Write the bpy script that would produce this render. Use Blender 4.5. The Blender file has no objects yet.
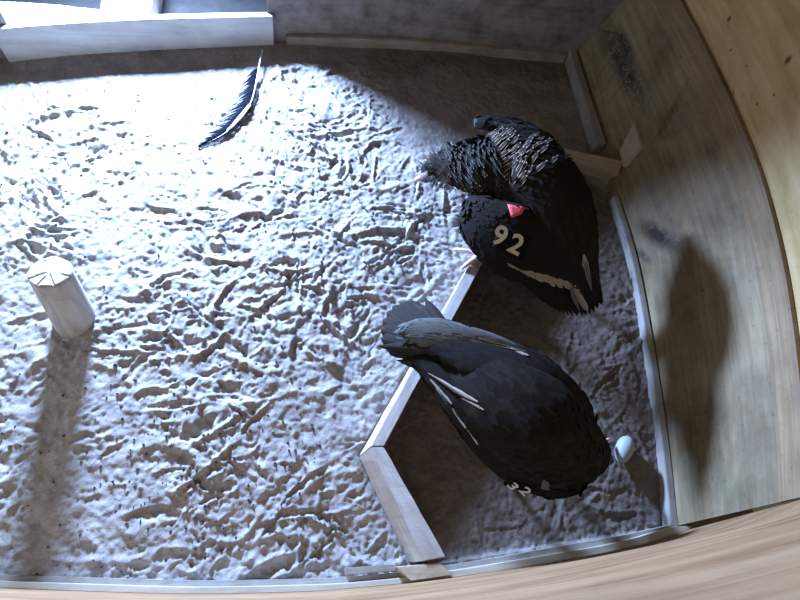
import bpy, bmesh, math, random
import numpy as np
from mathutils import Vector, Matrix, noise
from mathutils.bvhtree import BVHTree
random.seed(7); rng = np.random.default_rng(7)
S = bpy.context.scene; COL = S.collection
# ------------------------------------------------------------------ camera
F_PX, NADIR, CAM_H = 560.0, (300.0, 565.0), 2.5
_d = Vector((NADIR[0]-400, 300-NADIR[1], -F_PX)).normalized()
_z = -_d; _y = (Vector((0,1,0)) - _z*_z.y).normalized(); _x = _y.cross(_z)
ROT = Matrix((_x, _y, _z))                       # camera axes -> world axes
CAM = Vector((0,0,CAM_H))
cd = bpy.data.cameras.new('camera'); cam = bpy.data.objects.new('camera', cd); COL.objects.link(cam)
cam.matrix_world = Matrix.Translation(CAM) @ ROT.to_4x4()
cd.sensor_width = 36; cd.lens = F_PX/800*36; cd.clip_start = .02; S.camera = cam
def at(px, py, Z=0.0):
    v = ROT @ Vector((px-400, 300-py, -F_PX)); return CAM + v*((CAM_H-Z)/-v.z)
def ray(px, py): return (ROT @ Vector((px-400, 300-py, -F_PX))).normalized()
def mpp(px, py, Z=0.0):                          # metres per pixel at that place
    p = at(px,py,Z)-CAM; return -(ROT.inverted()@p).z/F_PX
# ------------------------------------------------------------------ world, light, exposure
W = bpy.data.worlds.new('world'); S.world = W; W.use_nodes = True
W.node_tree.nodes['Background'].inputs[0].default_value = (1.0, .72, .48, 1)
W.node_tree.nodes['Background'].inputs[1].default_value = .10
S.view_settings.view_transform = 'Standard'; S.view_settings.look = 'None'
S.view_settings.gamma = 1; S.view_settings.use_curve_mapping = False; S.view_settings.exposure = 0.0
ld = bpy.data.lights.new('doorway_daylight', 'AREA'); lo = bpy.data.objects.new('doorway_daylight', ld); COL.objects.link(lo)
ld.shape = 'RECTANGLE'; ld.size = .40; ld.size_y = .30; ld.energy = 560; ld.color = (.36, .55, 1.0); ld.spread = math.radians(140)
LIGHT_P = at(120, 50, 0) + Vector((0, .74, .84))
lo.location = LIGHT_P
lo.rotation_euler = (Vector((.16, -1, -.36))).to_track_quat('-Z', 'Y').to_euler()
# ------------------------------------------------------------------ helpers
def obj(name, me, mat=None, parent=None, origin=None, kind=None, label=None, cat=None, group=None, smooth=False):
    if mat and not me.materials: me.materials.append(mat)
    if origin is not None and len(me.vertices):
        me.transform(Matrix.Translation(-Vector(origin)))
    o = bpy.data.objects.new(name, me); COL.objects.link(o)
    if origin is not None and parent is None: o.location = origin
    if parent: o.parent = parent
    if kind: o['kind'] = kind
    if label: o['label'] = label
    if cat: o['category'] = cat
    if group: o['group'] = group
    if smooth: me.polygons.foreach_set('use_smooth', [True]*len(me.polygons))
    return o
def thing(name, label, cat, loc, group=None):
    o = bpy.data.objects.new(name, None); COL.objects.link(o); o.location = loc; o.empty_display_size = .05
    o['label'] = label; o['category'] = cat
    if group: o['group'] = group
    return o
def mesh(name, verts, faces, uvs=None):
    me = bpy.data.meshes.new(name); me.from_pydata([tuple(v) for v in verts], [], faces); me.update()
    if uvs is not None:
        l = me.uv_layers.new(name='UVMap')
        for lp in me.loops: l.data[lp.index].uv = uvs[lp.vertex_index]
    return me
def rough_edges(me, width=.003, seg=2):
    bm = bmesh.new(); bm.from_mesh(me)
    bmesh.ops.remove_doubles(bm, verts=bm.verts, dist=1e-5)
    bmesh.ops.recalc_face_normals(bm, faces=bm.faces)
    bmesh.ops.bevel(bm, geom=[e for e in bm.edges if e.is_manifold and e.calc_face_angle(0) > .6], offset=width, segments=seg, affect='EDGES', clamp_overlap=True)
    bm.to_mesh(me); bm.free(); return me
def lerp(a, b, t): return a + (b-a)*t
def resample(pts, n):
    """smooth (Catmull-Rom) resampling of a list of tuples"""
    P = [np.array(p, float) for p in pts]; P = [2*P[0]-P[1]] + P + [2*P[-1]-P[-2]]
    out = []; m = len(pts)-1
    for k in range(n):
        u = k/(n-1)*m; i = min(int(u), m-1); t = u-i
        a, b, c, d = P[i:i+4]
        out.append(.5*((2*b)+(-a+c)*t+(2*a-5*b+4*c-d)*t*t+(-a+3*b-3*c+d)*t**3))
    return out
def ribbon_solid(name, rows, back):
    """solid from a ruled front surface: rows = list of point rows, pushed by vector function back(point)"""
    n = len(rows[0]); m = len(rows); V = []; Fc = []; UV = []
    for layer in (0, 1):
        for r in rows:
            L = 0
            for i, p in enumerate(r):
                if i: L += (Vector(r[i])-Vector(r[i-1])).length
                q = Vector(p) + (back(p) if layer else Vector((0,0,0)))
                V.append(q); UV.append((L, p[2]))
    id = lambda l, j, i: l*n*m + j*n + i
    for j in range(m-1):
        for i in range(n-1):
            Fc.append((id(0,j,i), id(0,j,i+1), id(0,j+1,i+1), id(0,j+1,i)))
            Fc.append((id(1,j,i), id(1,j+1,i), id(1,j+1,i+1), id(1,j,i+1)))
    for j in range(m-1):
        for i in (0, n-1): Fc.append((id(0,j,i), id(0,j+1,i), id(1,j+1,i), id(1,j,i)))
    for i in range(n-1):
        for j in (0, m-1): Fc.append((id(0,j,i), id(1,j,i), id(1,j,i+1), id(0,j,i+1)))
    me = mesh(name, V, Fc, UV)
    bm = bmesh.new(); bm.from_mesh(me); bmesh.ops.recalc_face_normals(bm, faces=bm.faces); bm.to_mesh(me); bm.free()
    return me
# ------------------------------------------------------------------ materials
class NT:
    def __init__(s, name, rough=.8):
        s.m = bpy.data.materials.new(name); s.m.use_nodes = True; s.t = s.m.node_tree
        s.b = s.t.nodes['Principled BSDF']; s.b.inputs['Roughness'].default_value = rough
        s.b.inputs['Specular IOR Level'].default_value = .25
    def n(s, ty, **kw):
        x = s.t.nodes.new(ty)
        for k, v in kw.items():
            if k in x.inputs.keys(): x.inputs[k].default_value = v
            else: setattr(x, k, v)
        return x
    def l(s, a, b): s.t.links.new(a, b)
    def coord(s, which='Object', scale=(1,1,1), rot=(0,0,0), loc=(0,0,0)):
        c = s.n('ShaderNodeTexCoord'); mp = s.n('ShaderNodeMapping')
        mp.inputs['Scale'].default_value = scale; mp.inputs['Rotation'].default_value = rot; mp.inputs['Location'].default_value = loc
        s.l(c.outputs[which], mp.inputs[0]); return mp.outputs[0]
    def noise(s, vec, scale, detail=4, rough=.55, dist=0):
        x = s.n('ShaderNodeTexNoise'); x.inputs['Scale'].default_value = scale; x.inputs['Detail'].default_value = detail
        x.inputs['Roughness'].default_value = rough; x.inputs['Distortion'].default_value = dist; s.l(vec, x.inputs[0]); return x.outputs[0]
    def ramp(s, fac, stops):
        r = s.n('ShaderNodeValToRGB'); e = r.color_ramp.elements
        while len(e) < len(stops): e.new(.5)
        for i, (p, c) in enumerate(stops):
            e[i].position = p; e[i].color = (*c, 1) if len(c) == 3 else c
        s.l(fac, r.inputs[0]); return r.outputs[0]
    def mix(s, fac, a, b, mode='MIX'):
        x = s.n('ShaderNodeMix', data_type='RGBA', blend_type=mode)
        for v, i in ((fac, 0), (a, 6), (b, 7)):
            if isinstance(v, (int, float)): x.inputs[i].default_value = v
            elif isinstance(v, tuple): x.inputs[i].default_value = (*v, 1)
            else: s.l(v, x.inputs[i])
        return x.outputs[2]
    def math(s, op, a, b=None):
        x = s.n('ShaderNodeMath', operation=op)
        for v, i in ((a, 0), (b, 1)):
            if v is None: continue
            if isinstance(v, (int, float)): x.inputs[i].default_value = v
            else: s.l(v, x.inputs[i])
        return x.outputs[0]
    def bump(s, h, strength=.3, dist=.01):
        x = s.n('ShaderNodeBump'); x.inputs['Strength'].default_value = strength; x.inputs['Distance'].default_value = dist
        s.l(h, x.inputs['Height']); s.l(x.outputs[0], s.b.inputs['Normal'])
    def out(s, col): 
        if isinstance(col, tuple): s.b.inputs['Base Color'].default_value = (*col, 1)
        else: s.l(col, s.b.inputs['Base Color'])
        return s.m
    def spot(s, P, axis, ra, rb, soft=.35):
        """1 inside an ellipsoid around world point P, long axis 'axis', fading to 0 outside"""
        c = s.n('ShaderNodeTexCoord')
        q = Vector(axis).to_track_quat('X', 'Z'); e = q.inverted()
        sub = s.n('ShaderNodeVectorMath', operation='SUBTRACT'); s.l(c.outputs['Object'], sub.inputs[0]); sub.inputs[1].default_value = P
        mp = s.n('ShaderNodeMapping', vector_type='POINT'); mp.inputs['Rotation'].default_value = e.to_euler()
        s.l(sub.outputs[0], mp.inputs[0])
        sc = s.n('ShaderNodeVectorMath', operation='MULTIPLY'); s.l(mp.outputs[0], sc.inputs[0]); sc.inputs[1].default_value = (1/ra, 1/rb, 1/rb)
        ln = s.n('ShaderNodeVectorMath', operation='LENGTH'); s.l(sc.outputs[0], ln.inputs[0])
        r = s.n('ShaderNodeMapRange'); r.inputs[1].default_value = 1+soft; r.inputs[2].default_value = 1-soft
        r.inputs[3].default_value = 0; r.inputs[4].default_value = 1
        s.l(ln.outputs['Value'], r.inputs[0]); return r.outputs[0]
def wood(name, c0, c1, c2, scale=(3,60,60), which='UV', grain_rot=0, dirt=.5, rough=.75, dust=0, spots=(), strokes=(), bump=.25):
    t = NT(name, rough)
    v = t.coord(which, scale=scale, rot=(0,0,grain_rot)); v1 = t.coord(which)
    g = t.noise(v, 1.0, 6, .6, .6); big = t.noise(v1, 3.0, 5, .6, .3); fine = t.noise(v1, 90, 3)
    c = t.ramp(g, [(.28, c0), (.52, c1), (.75, c2)])
    dm = t.ramp(big, [(.42, (1,1,1)), (.62, (.58,.56,.52))]); c = t.mix(dirt, c, dm, 'MULTIPLY')
    sp = t.ramp(t.noise(v1, 28, 4, .7), [(.60, (1,1,1)), (.70, (.45,.4,.34))]); c = t.mix(dirt, c, sp, 'MULTIPLY')
    if dust: c = t.mix(t.math('MULTIPLY', t.ramp(t.noise(v1, 7, 6, .65), [(.35, (0,0,0)), (.6, (1,1,1))]), dust), c, (.52,.49,.46))
    for P, ax, ra, rb, soft, amt, colr, ns, thr in spots:
        m = t.spot(P, ax, ra, rb, soft)
        if ns:
            nn = t.ramp(t.noise(t.coord('Object'), ns, 5, .7, .8), [(thr-.05, (0,0,0)), (thr+.05, (1,1,1))]); m = t.math('MULTIPLY', m, nn)
        c = t.mix(t.math('MULTIPLY', m, amt), c, colr)
    t.bump(t.math('ADD', g, t.math('MULTIPLY', fine, .4)), bump, .004)
    return t.out(c)
def plain_ground():
    t = NT('outside_ground', .95); return t.out(t.ramp(t.noise(t.coord('Object'), 12, 6, .6), [(.3, (.012,.011,.010)), (.7, (.022,.02,.018))]))
# sand
t = NT('sand_material', .95)
o_ = t.coord('Object')
c = t.ramp(t.noise(o_, 9, 8, .65, .3), [(.3, (.22,.195,.175)), (.5, (.33,.30,.275)), (.72, (.43,.40,.375))])
c = t.mix(.55, c, t.ramp(t.noise(o_, 160, 3, .6), [(.36, (.55,.5,.46)), (.5, (1,1,1))]), 'MULTIPLY')
c = t.mix(.8, c, t.ramp(t.noise(o_, 55, 4, .75, .4), [(.27, (.22,.18,.16)), (.36, (1,1,1))]), 'MULTIPLY')
_at = t.n('ShaderNodeAttribute', attribute_name='damp_shade')
c = t.mix(_at.outputs['Fac'], c, t.mix(1.0, c, (.28,.205,.15), 'MULTIPLY'))  # brown darkening: moist nest soil and painted shade together
t.bump(t.noise(o_, 130, 5, .7), .45, .006); SAND = t.out(c)
# feathers
def feather_mat(name, dark, edge, e0=.55, rough=.6, sheen=0):
    t = NT(name, .85); t.b.inputs['Specular IOR Level'].default_value = .06; uv = t.n('ShaderNodeUVMap'); sx = t.n('ShaderNodeSeparateXYZ'); t.l(uv.outputs[0], sx.inputs[0])
    u = t.math('ABSOLUTE', t.math('SUBTRACT', sx.outputs[0], .5))
    v = t.math('MULTIPLY', t.math('MAXIMUM', t.math('SUBTRACT', sx.outputs[1], .72), 0), 1.7)
    e = t.math('MAXIMUM', u, v)
    barb = t.n('ShaderNodeTexWave'); barb.inputs['Scale'].default_value = 9; barb.inputs['Distortion'].default_value = 2
    t.l(uv.outputs[0], barb.inputs[0])
    c = t.ramp(e, [(e0*.5, dark), (min(.5, e0*.5+.11), edge)])
    c = t.mix(.35, c, t.ramp(t.noise(t.coord('UV', scale=(14, 3, 1)), 3, 3), [(.35, (.6,.6,.6)), (.65, (1.3,1.3,1.3))]), 'MULTIPLY')
    rach = t.ramp(u, [(.012, (1,1,1)), (.03, (0,0,0))]); c = t.mix(t.math('MULTIPLY', rach, .35), c, edge)
    return t.out(c)
F_BLACK = feather_mat('black_feather', (.016,.013,.010), (.026,.022,.018), .8)
F_GREY = feather_mat('grey_feather', (.034,.030,.027), (.10,.088,.075), .8)
F_RUFF = feather_mat('ruff_feather', (.018,.016,.016), (.50,.38,.26), .64)
F_RUFFD = feather_mat('neck_feather', (.014,.013,.012), (.20,.17,.14), .66)
F_PALE = feather_mat('pale_feather', (.26,.22,.18), (.44,.37,.29), .7)
F_DOWN = feather_mat('head_down_feather', (.20,.19,.18), (.50,.47,.44), .5)
F_SILVER = feather_mat('silver_feather', (.11,.115,.11), (.20,.2,.19), .75)
def plain(name, col, rough=.6, nscale=40, amt=.4, bump=.2, dark=(.5,.5,.5)):
    t = NT(name, rough); o = t.coord('Object'); nn = t.noise(o, nscale, 5, .6)
    t.bump(nn, bump, .004); return t.out(t.mix(amt, col, t.ramp(nn, [(.35, dark), (.6, (1,1,1))]), 'MULTIPLY'))
def matte(m):
    m.node_tree.nodes['Principled BSDF'].inputs['Specular IOR Level'].default_value = .05; return m
PLUMAGE = plain('dark_plumage', (.022,.018,.014), .75, 70)
WINGSKIN = plain('dark_wing_plumage', (.016,.015,.015), .7, 60)
matte(PLUMAGE); matte(WINGSKIN)
GREY_PLUM = plain('grey_wing_plumage', (.105,.098,.085), .8, 70)
SKIN = plain('head_skin', (.16,.13,.13), .6, 60)
LEGSKIN = plain('leg_skin', (.80,.62,.62), .55, 90, .5)
BEAK = plain('beak_horn', (.62,.38,.36), .45, 60, .3)
BEAKTAN = plain('beak_horn_tan', (.62,.42,.26), .45, 60, .3)
TAGM = matte(plain('tag_vinyl', (.010,.009,.009), .9, 20, .2, .05))
DIGIT = plain('tag_digit_paint', (.62,.52,.40), .6, 80, .35, .1, (.6,.6,.6))
DIGIT2 = plain('tag_digit_paint_white', (.55,.55,.50), .6, 80, .3, .1)
REDM = plain('red_marker', (.75,.09,.10), .5, 80, .3, .1)
EGGM = plain('egg_shell', (.34,.37,.38), .5, 60, .2, .05, (.8,.8,.8))
EYE = plain('eye', (.01,.01,.01), .1, 10, 0)
# ------------------------------------------------------------------ setting
H_TRIM = .69
FLOOR_EDGE_R = [(564,38),(580,92),(598,150),(616,208),(632,262),(645,330),(656,400),(664,460),(671,527)]
TRIM_EDGE_R = [(640,-62),(676,2),(711,70),(738,130),(760,190),(778,262),(790,340),(798,420),(802,497)]
FLOOR_EDGE_B = [(-90,76),(0,63),(70,56),(140,51),(210,48),(280,46),(360,47),(430,51),(500,57),(566,63),(600,66),(660,70)]
FLOOR_EDGE_F = [(-120,570),(0,575),(100,578),(200,580.5),(300,579),(345,577),(400,572),(450,565),(500,557),(560,546),(620,536),(672,525)]
LEDGE_F = [(-120,577),(0,581),(100,584.5),(200,587),(300,585),(345,583),(400,578),(450,571),(500,563),(560,553),(620,542),(676,526)]
WALL_F = [(-120,584),(0,588),(100,592),(200,594),(300,592),(345,589),(400,584),(450,578),(500,571),(560,561),(640,545),(700,526)]
def pxrow(P, Z, n): return [at(p[0], p[1], Z) for p in resample(P, n)]
# right wall (lower sheet), ruled between its foot and the trim
r0 = pxrow(FLOOR_EDGE_R, 0, 40); r1 = pxrow(TRIM_EDGE_R, H_TRIM, 40)
def wall_rows(z0, z1, k, off=0.0):
    out = []
    for j in range(k+1):
        z = lerp(z0, z1, j/k); f = z/H_TRIM
        out.append([Vector((lerp(a.x, b.x, min(f,1.0) if f <= 1 else 1+(f-1)*.15)-off, lerp(a.y, b.y, f if f <= 1 else 1), z)) for a, b in zip(r0, r1)])
    return out
BVH_R = None
def bvh(me, M=None):
    vs = [v.co.copy() for v in me.vertices] if M is None else [M@v.co for v in me.vertices]
    return BVHTree.FromPolygons(vs, [tuple(p.vertices) for p in me.polygons])
lower = ribbon_solid('wall_right', wall_rows(-.05, H_TRIM+.02, 12), lambda p: Vector((.018,0,0)))
BVH_R = bvh(lower)
def RIGHT_HIT(px, py):
    h = BVH_R.ray_cast(CAM, ray(px, py)); return h[0] if h[0] else at(px, py, .3)
SP = []
dk = (.05,.042,.038)
def sp(px, py, px2, py2, rb, soft=.5, amt=.8, colr=dk, ns=0, thr=.5):
    a, b = RIGHT_HIT(px, py), RIGHT_HIT(px2, py2); SP.append(((a+b)/2, b-a, (b-a).length/2, rb, soft, amt, colr, ns, thr))
sp(606,34,642,100,.055,.6,.95,dk,34,.45)
sp(618,30,632,60,.028,.5,.95,dk,60,.42)
sp(640,224,676,248,.042,.6,1.0,(.035,.024,.018),26,.40)
sp(650,150,690,80,.018,.6,.6,dk,40,.48)
sp(686,44,680,58,.010,.5,.8,dk,60,.4)
sp(598,30,620,34,.004,.4,.8); sp(595,80,625,40,.003,.4,.7); sp(600,95,632,48,.003,.4,.7); sp(604,108,640,62,.003,.4,.6)
sp(636,250,650,262,.02,.6,.8,(.05,.035,.028),40,.45)
sp(680,380,720,440,.10,.8,.45,(.10,.09,.06),9,.5)
sp(680,480,740,500,.10,.8,.35,(.14,.15,.09),14,.45)
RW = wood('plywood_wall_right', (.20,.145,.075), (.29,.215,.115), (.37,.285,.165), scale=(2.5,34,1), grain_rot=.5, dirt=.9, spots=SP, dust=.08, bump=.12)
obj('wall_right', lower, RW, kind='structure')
# upper sheet beyond the trim
def up_rows():
    out = []
    for j in range(9):
        z = H_TRIM + .02 + j*.17
        out.append([Vector((b.x+.012+j*.012, b.y, z)) for b in r1])
    return out
upper = ribbon_solid('wall_right', up_rows(), lambda p: Vector((.02,0,0)))
UB = bvh(upper)
def uh(px, py): 
    h = UB.ray_cast(CAM, ray(px, py)); return h[0] if h[0] else at(px, py, .9)
KN = []
for (x, y, r) in ((729,19,.010),(788,60,.013),(747,66,.004),(731,50,.005),(774,95,.005),(757,104,.005)):
    KN.append((uh(x,y), Vector((.2,.3,1)), r*1.4, r, .4, .9, (.09,.045,.025), 0, .5))
KN.append((uh(733,94), Vector((.1,.5,.5)), .03, .004, .5, .7, dk, 0, .5)); KN.append((uh(752,98), Vector((.1,.6,.4)), .02, .006, .5, .6, dk, 60, .5))
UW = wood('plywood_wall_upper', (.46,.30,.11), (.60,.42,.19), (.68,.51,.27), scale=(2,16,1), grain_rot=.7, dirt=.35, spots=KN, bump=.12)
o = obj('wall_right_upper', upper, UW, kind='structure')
# trim on the right wall: face batten and thin projecting edge
TR = wood('trim_wood', (.22,.145,.075), (.31,.22,.12), (.40,.29,.175), scale=(2.5,50,1), dirt=.5)
TRD = wood('trim_wood_brown', (.20,.13,.075), (.28,.19,.115), (.34,.24,.15), scale=(2.5,50,1), dirt=.4)
me = ribbon_solid('trim', wall_rows(H_TRIM-.085, H_TRIM+.012, 2, .009), lambda p: Vector((.008,0,0))); obj('trim_1', me, TR, kind='structure')
def edge_rows(x0, z0, z1): return [[Vector((b.x+x0, b.y, z)) for b in r1] for z in (z0, z1)]
me = ribbon_solid('trim', edge_rows(-.012, H_TRIM+.013, H_TRIM+.036), lambda p: Vector((.02,0,0))); obj('trim_2', me, TRD, kind='structure')
# back wall with the bright opening
OPEN = (20.0, 262.0); SILL = .19; HEAD = 1.3; ALC = (2.0, 280.0)
rb = pxrow(FLOOR_EDGE_B, 0, 60)
def xfloor(px): 
    return min(range(60), key=lambda i: abs(rb[i].x - at(px, 52).x))
i0, i1, ia, ib = xfloor(OPEN[0]), xfloor(OPEN[1]), xfloor(ALC[0]), xfloor(ALC[1])
BW = wood('plywood_wall_back', (.10,.08,.065), (.15,.12,.10), (.20,.165,.14), scale=(2,24,1), dirt=.6, dust=.3)
back = []
def bseg(a, b, z0, z1, dy): return [[Vector((p.x, p.y+dy, z)) for p in rb[a:b+1]] for z in (z0, z1)]
V = []; FF = []; UVs = []
for a, b, z0, z1, dy in ((0, ia, -.05, 2.3, .036), (ia, i0, -.05, 2.3, .036), (i0, i1, -.05, SILL, .036), (i0, i1, HEAD, 2.3, .036), (i1, ib, -.05, 2.3, .036), (ib, 59, -.05, 2.3, .036)):
    m2 = ribbon_solid('x', bseg(a, b, z0, z1, dy), lambda p: Vector((0,.02,0)))
    k = len(V); V += [v.co.copy() for v in m2.vertices]; FF += [tuple(q+k for q in p.vertices) for p in m2.polygons]
    UVs += [(v.co.x, v.co.z) for v in m2.vertices]
obj('wall_back', mesh('wall_back', V, FF, UVs), BW, kind='structure')
gm = mesh('ground_outside', [Vector((x, y, -.05)) for x, y in ((-3,2.7),(1,2.9),(1,5.5),(-3,5.5))], [(0,1,2,3)])
obj('ground_outside', gm, plain_ground(), kind='structure')
SL = [at(97, 17, .15), at(149, 14, .15)]; SL = [Vector((p.x, at(120,52).y+.11, 0)) for p in SL]  # pale slab added outside to make the bright patch in the opening
V = [Vector((p.x, p.y+d, z)) for z in (-.05, .14) for p, d in ((SL[0],0),(SL[1],0),(SL[1],.5),(SL[0],.5))]
gm = rough_edges(mesh('bright_patch_slab', V, [(3,2,1,0),(4,5,6,7),(0,1,5,4),(1,2,6,5),(2,3,7,6),(3,0,4,7)]), .006)
tt = NT('bright_patch_pale', .9); obj('bright_patch_slab', gm, tt.out((.45,.43,.38)), kind='structure')
# left board at the foot of the back wall
LB = wood('grey_board', (.36,.36,.37), (.50,.50,.50), (.60,.60,.60), scale=(2,26,1), dirt=.55, dust=.4)
def back_strip(px0, px1, Z, name, mat, thick, z0=0.0, edge=None, n=24, kind='structure'):
    pts = [p for p in resample(FLOOR_EDGE_B, 200) if px0 <= p[0] <= px1]
    pts = [pts[int(i*(len(pts)-1)/(n-1))] for i in range(n)]
    rows = [[at(p[0], p[1], 0)+Vector((0, .002, z)) for p in pts] for z in (z0, Z)]
    me = ribbon_solid(name, rows, lambda p: Vector((0, thick, 0)))
    rough_edges(me, .003)
    l = me.uv_layers[0] if me.uv_layers else me.uv_layers.new()
    for lp in me.loops: v = me.vertices[lp.vertex_index].co; l.data[lp.index].uv = (v.x, v.z+v.y*.7)
    return obj(name, me, mat, kind=kind)

back_strip(5, 278, .20, 'trim_back_board', LB, .034, -.04)
TW = wood('pine_batten', (.20,.15,.11), (.28,.22,.17), (.36,.29,.23), scale=(3,60,1), dirt=.6, dust=.3)
back_strip(286, 566, .062, 'baseboard_back', TW, .034, -.04)
# baseboards of the right wall, a wide piece and a narrower one
def right_strip(a, b, Z, off, mat, name):
    rows = [[Vector((p.x-off, p.y, z)) for p in r0[a:b+1]] for z in (-.06, Z)]
    me = ribbon_solid(name, rows, lambda p: Vector((off+.004, 0, 0))); rough_edges(me, .003)
    l = me.uv_layers[0]
    for lp in me.loops: v = me.vertices[lp.vertex_index].co; l.data[lp.index].uv = (v.y, v.z+v.x)
    return obj(name, me, mat, kind='structure')
BG = wood('baseboard_grey', (.20,.175,.14), (.28,.25,.205), (.36,.325,.28), scale=(3,60,1), dirt=.6, dust=.4)
k = min(range(40), key=lambda i: abs(r0[i].y-at(600,156).y))
right_strip(0, k, .085, .045, BG, 'baseboard_right')
right_strip(k+4, 39, .05, .03, BG, 'baseboard_right')
# front wall: thin sheet close under the camera, ledge strip and baseboard at its foot
wf = pxrow(WALL_F, .09, 60); cz = at(803, 499, H_TRIM); dl = cz - wf[-1]; dl.z = 0
def frow(z, off=0.0): return [Vector((p.x, p.y-off, z)) + dl*(((z-.09)/(H_TRIM-.09))*((i/59)**4)) for i, p in enumerate(wf)]
FW = wood('plywood_wall_front', (.19,.095,.038), (.31,.178,.085), (.38,.24,.125), scale=(1.1,9,1), dirt=.4, bump=.08, rough=.75)
obj('wall_front', ribbon_solid('wall_front', [frow(lerp(-.05, 2.2, j/12)) for j in range(13)], lambda p: Vector((0,-.02,0))), FW, kind='structure')
def two_line(name, A, B, Z, z0, mat, n=50, kind='structure', r=.002):
    a, b = pxrow(A, Z, n), pxrow(B, Z, n)
    V = [v for v in a] + [v for v in b] + [Vector((v.x, v.y, z0)) for v in a] + [Vector((v.x, v.y, z0)) for v in b]
    Fc = []
    for i in range(n-1):
        Fc += [(i, i+1, n+i+1, n+i), (2*n+i, 2*n+i+1, i+1, i), (n+i, n+i+1, 3*n+i+1, 3*n+i), (3*n+i, 3*n+i+1, 2*n+i+1, 2*n+i)]
    Fc += [(0, n, 3*n, 2*n), (n-1, 3*n-1, 4*n-1, 2*n-1)]
    me = mesh(name, V, Fc, [(v.x, v.y+v.z) for v in V]); rough_edges(me, r)
    return obj(name, me, mat, kind=kind)
CR = wood('pale_ledge_wood', (.52,.47,.38), (.64,.59,.48), (.72,.68,.58), scale=(3,60,1), dirt=.4, dust=.2)
two_line('baseboard_front', FLOOR_EDGE_F, LEDGE_F, .05, -.05, BG)
two_line('trim_3', LEDGE_F, WALL_F, .09, -.05, CR)
# left wall, outside the frame, closes the room
LW = wood('plywood_wall_left', (.34,.27,.18), (.48,.39,.27), (.58,.49,.36), scale=(2,24,1), dirt=.6)
a_, b_ = rb[0], wf[0]
obj('wall_left', ribbon_solid('wall_left', [[Vector((lerp(a_.x, b_.x, t), lerp(a_.y, b_.y, t), z)) for t in (0,.25,.5,.75,1)] for z in (-.05, 1.1, 2.2)], lambda p: Vector((-.02,0,0))), LW, kind='structure')
# ------------------------------------------------------------------ sand floor
def in_poly(X, Y, poly):
    ins = np.zeros(X.shape, bool); n = len(poly); j = n-1
    for i in range(n):
        xi, yi = poly[i][0], poly[i][1]; xj, yj = poly[j][0], poly[j][1]
        c = ((yi > Y) != (yj > Y)) & (X < (xj-xi)*(Y-yi)/(yj-yi+1e-12)+xi); ins ^= c; j = i
    return ins
def blur(A, k):
    for ax in (0, 1):
        P = np.cumsum(np.pad(A, [(k+1, k) if a == ax else (0, 0) for a in (0, 1)], mode='edge'), axis=ax)
        A = ((P[2*k+1:] - P[:-2*k-1]) if ax == 0 else (P[:, 2*k+1:] - P[:, :-2*k-1]))/(2*k+1)
    return A
X0, X1, Y0, Y1, DS = -2.15, 2.1, -.25, 3.05, .0062
nx, ny = int((X1-X0)/DS), int((Y1-Y0)/DS)
gx, gy = np.meshgrid(np.linspace(X0, X1, nx), np.linspace(Y0, Y1, ny))
def vnoise(scale):
    m = rng.random((int((Y1-Y0)/scale)+3, int((X1-X0)/scale)+3)); u = (gx-X0)/scale; v = (gy-Y0)/scale
    i = u.astype(int); j = v.astype(int); fu = u-i; fv = v-j; fu = fu*fu*(3-2*fu); fv = fv*fv*(3-2*fv)
    return (m[j,i]*(1-fu)+m[j,i+1]*fu)*(1-fv)+(m[j+1,i]*(1-fu)+m[j+1,i+1]*fu)*fv - .5
NEST = [at(x, y)[:2] for x, y in ((474,262),(358,455),(412,566),(672,527),(632,262),(612,192),(545,150))]
nest = in_poly(gx, gy, NEST).astype(float)
edge_y = np.interp(gx[0], [p.x for p in rb], [p.y for p in rb])[None, :]
strip = np.clip((gy-(edge_y-.26+.12*vnoise(.3)))/.12, 0, 1)
corner = np.clip((gx-.35-.25*(2.45-gy))/.25, 0, 1)*np.clip((gy-2.0)/.2, 0, 1)
calm = np.clip(np.maximum(blur(nest, 5)*.66, np.maximum(strip*.97, corner*.95)), 0, 1)
Z = .022*vnoise(.35)
def warp(A, k, amt):                       # push a height field about by two smooth noises
    wx, wy = vnoise(k), vnoise(k); jj, ii = np.meshgrid(np.arange(ny), np.arange(nx), indexing='ij')
    return A[np.clip(jj+(wy*amt/DS).astype(int), 0, ny-1), np.clip(ii+(wx*amt/DS).astype(int), 0, nx-1)]
rough = np.zeros((ny, nx))
for k in range(5200):                      # claw marks, footprints and scratches pressed into the sand
    cx = rng.uniform(X0, X1); cy = rng.uniform(Y0, Y1); big = rng.random()
    L = rng.uniform(.012, .035) if big > .3 else rng.uniform(.04, .12); Wd = L*rng.uniform(.25, .6) if big > .3 else L*rng.uniform(.10, .34)
    th = rng.normal(-.45, .8) if rng.random() < .65 else rng.uniform(0, math.pi)
    dp = (rng.uniform(.003, .010) if big > .3 else rng.uniform(.004, .018))*(1 if rng.random() < .72 else -.6)
    R = int(L*1.8/DS)+2; ci = int((cx-X0)/DS); cj = int((cy-Y0)/DS)
    a0, a1, b0, b1 = max(0, ci-R), min(nx, ci+R), max(0, cj-R), min(ny, cj+R)
    if a1 <= a0 or b1 <= b0: continue
    dx = gx[b0:b1, a0:a1]-cx; dy = gy[b0:b1, a0:a1]-cy
    u = (dx*math.cos(th)+dy*math.sin(th))/L; v = (-dx*math.sin(th)+dy*math.cos(th))/Wd + .7*u*u*rng.uniform(-1, 1)
    r2 = u*u+v*v; one = rng.choice((-1, 1))
    rough[b0:b1, a0:a1] += dp*(-np.exp(-r2*r2*1.2) + .5*np.exp(-((np.sqrt(r2)-1.35)/.35)**2)*(1+one*np.tanh(v)))
rough = warp(rough, .03, .022); rough = warp(rough, .012, .010)
rough = np.clip(rough, -.028, .024)
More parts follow.
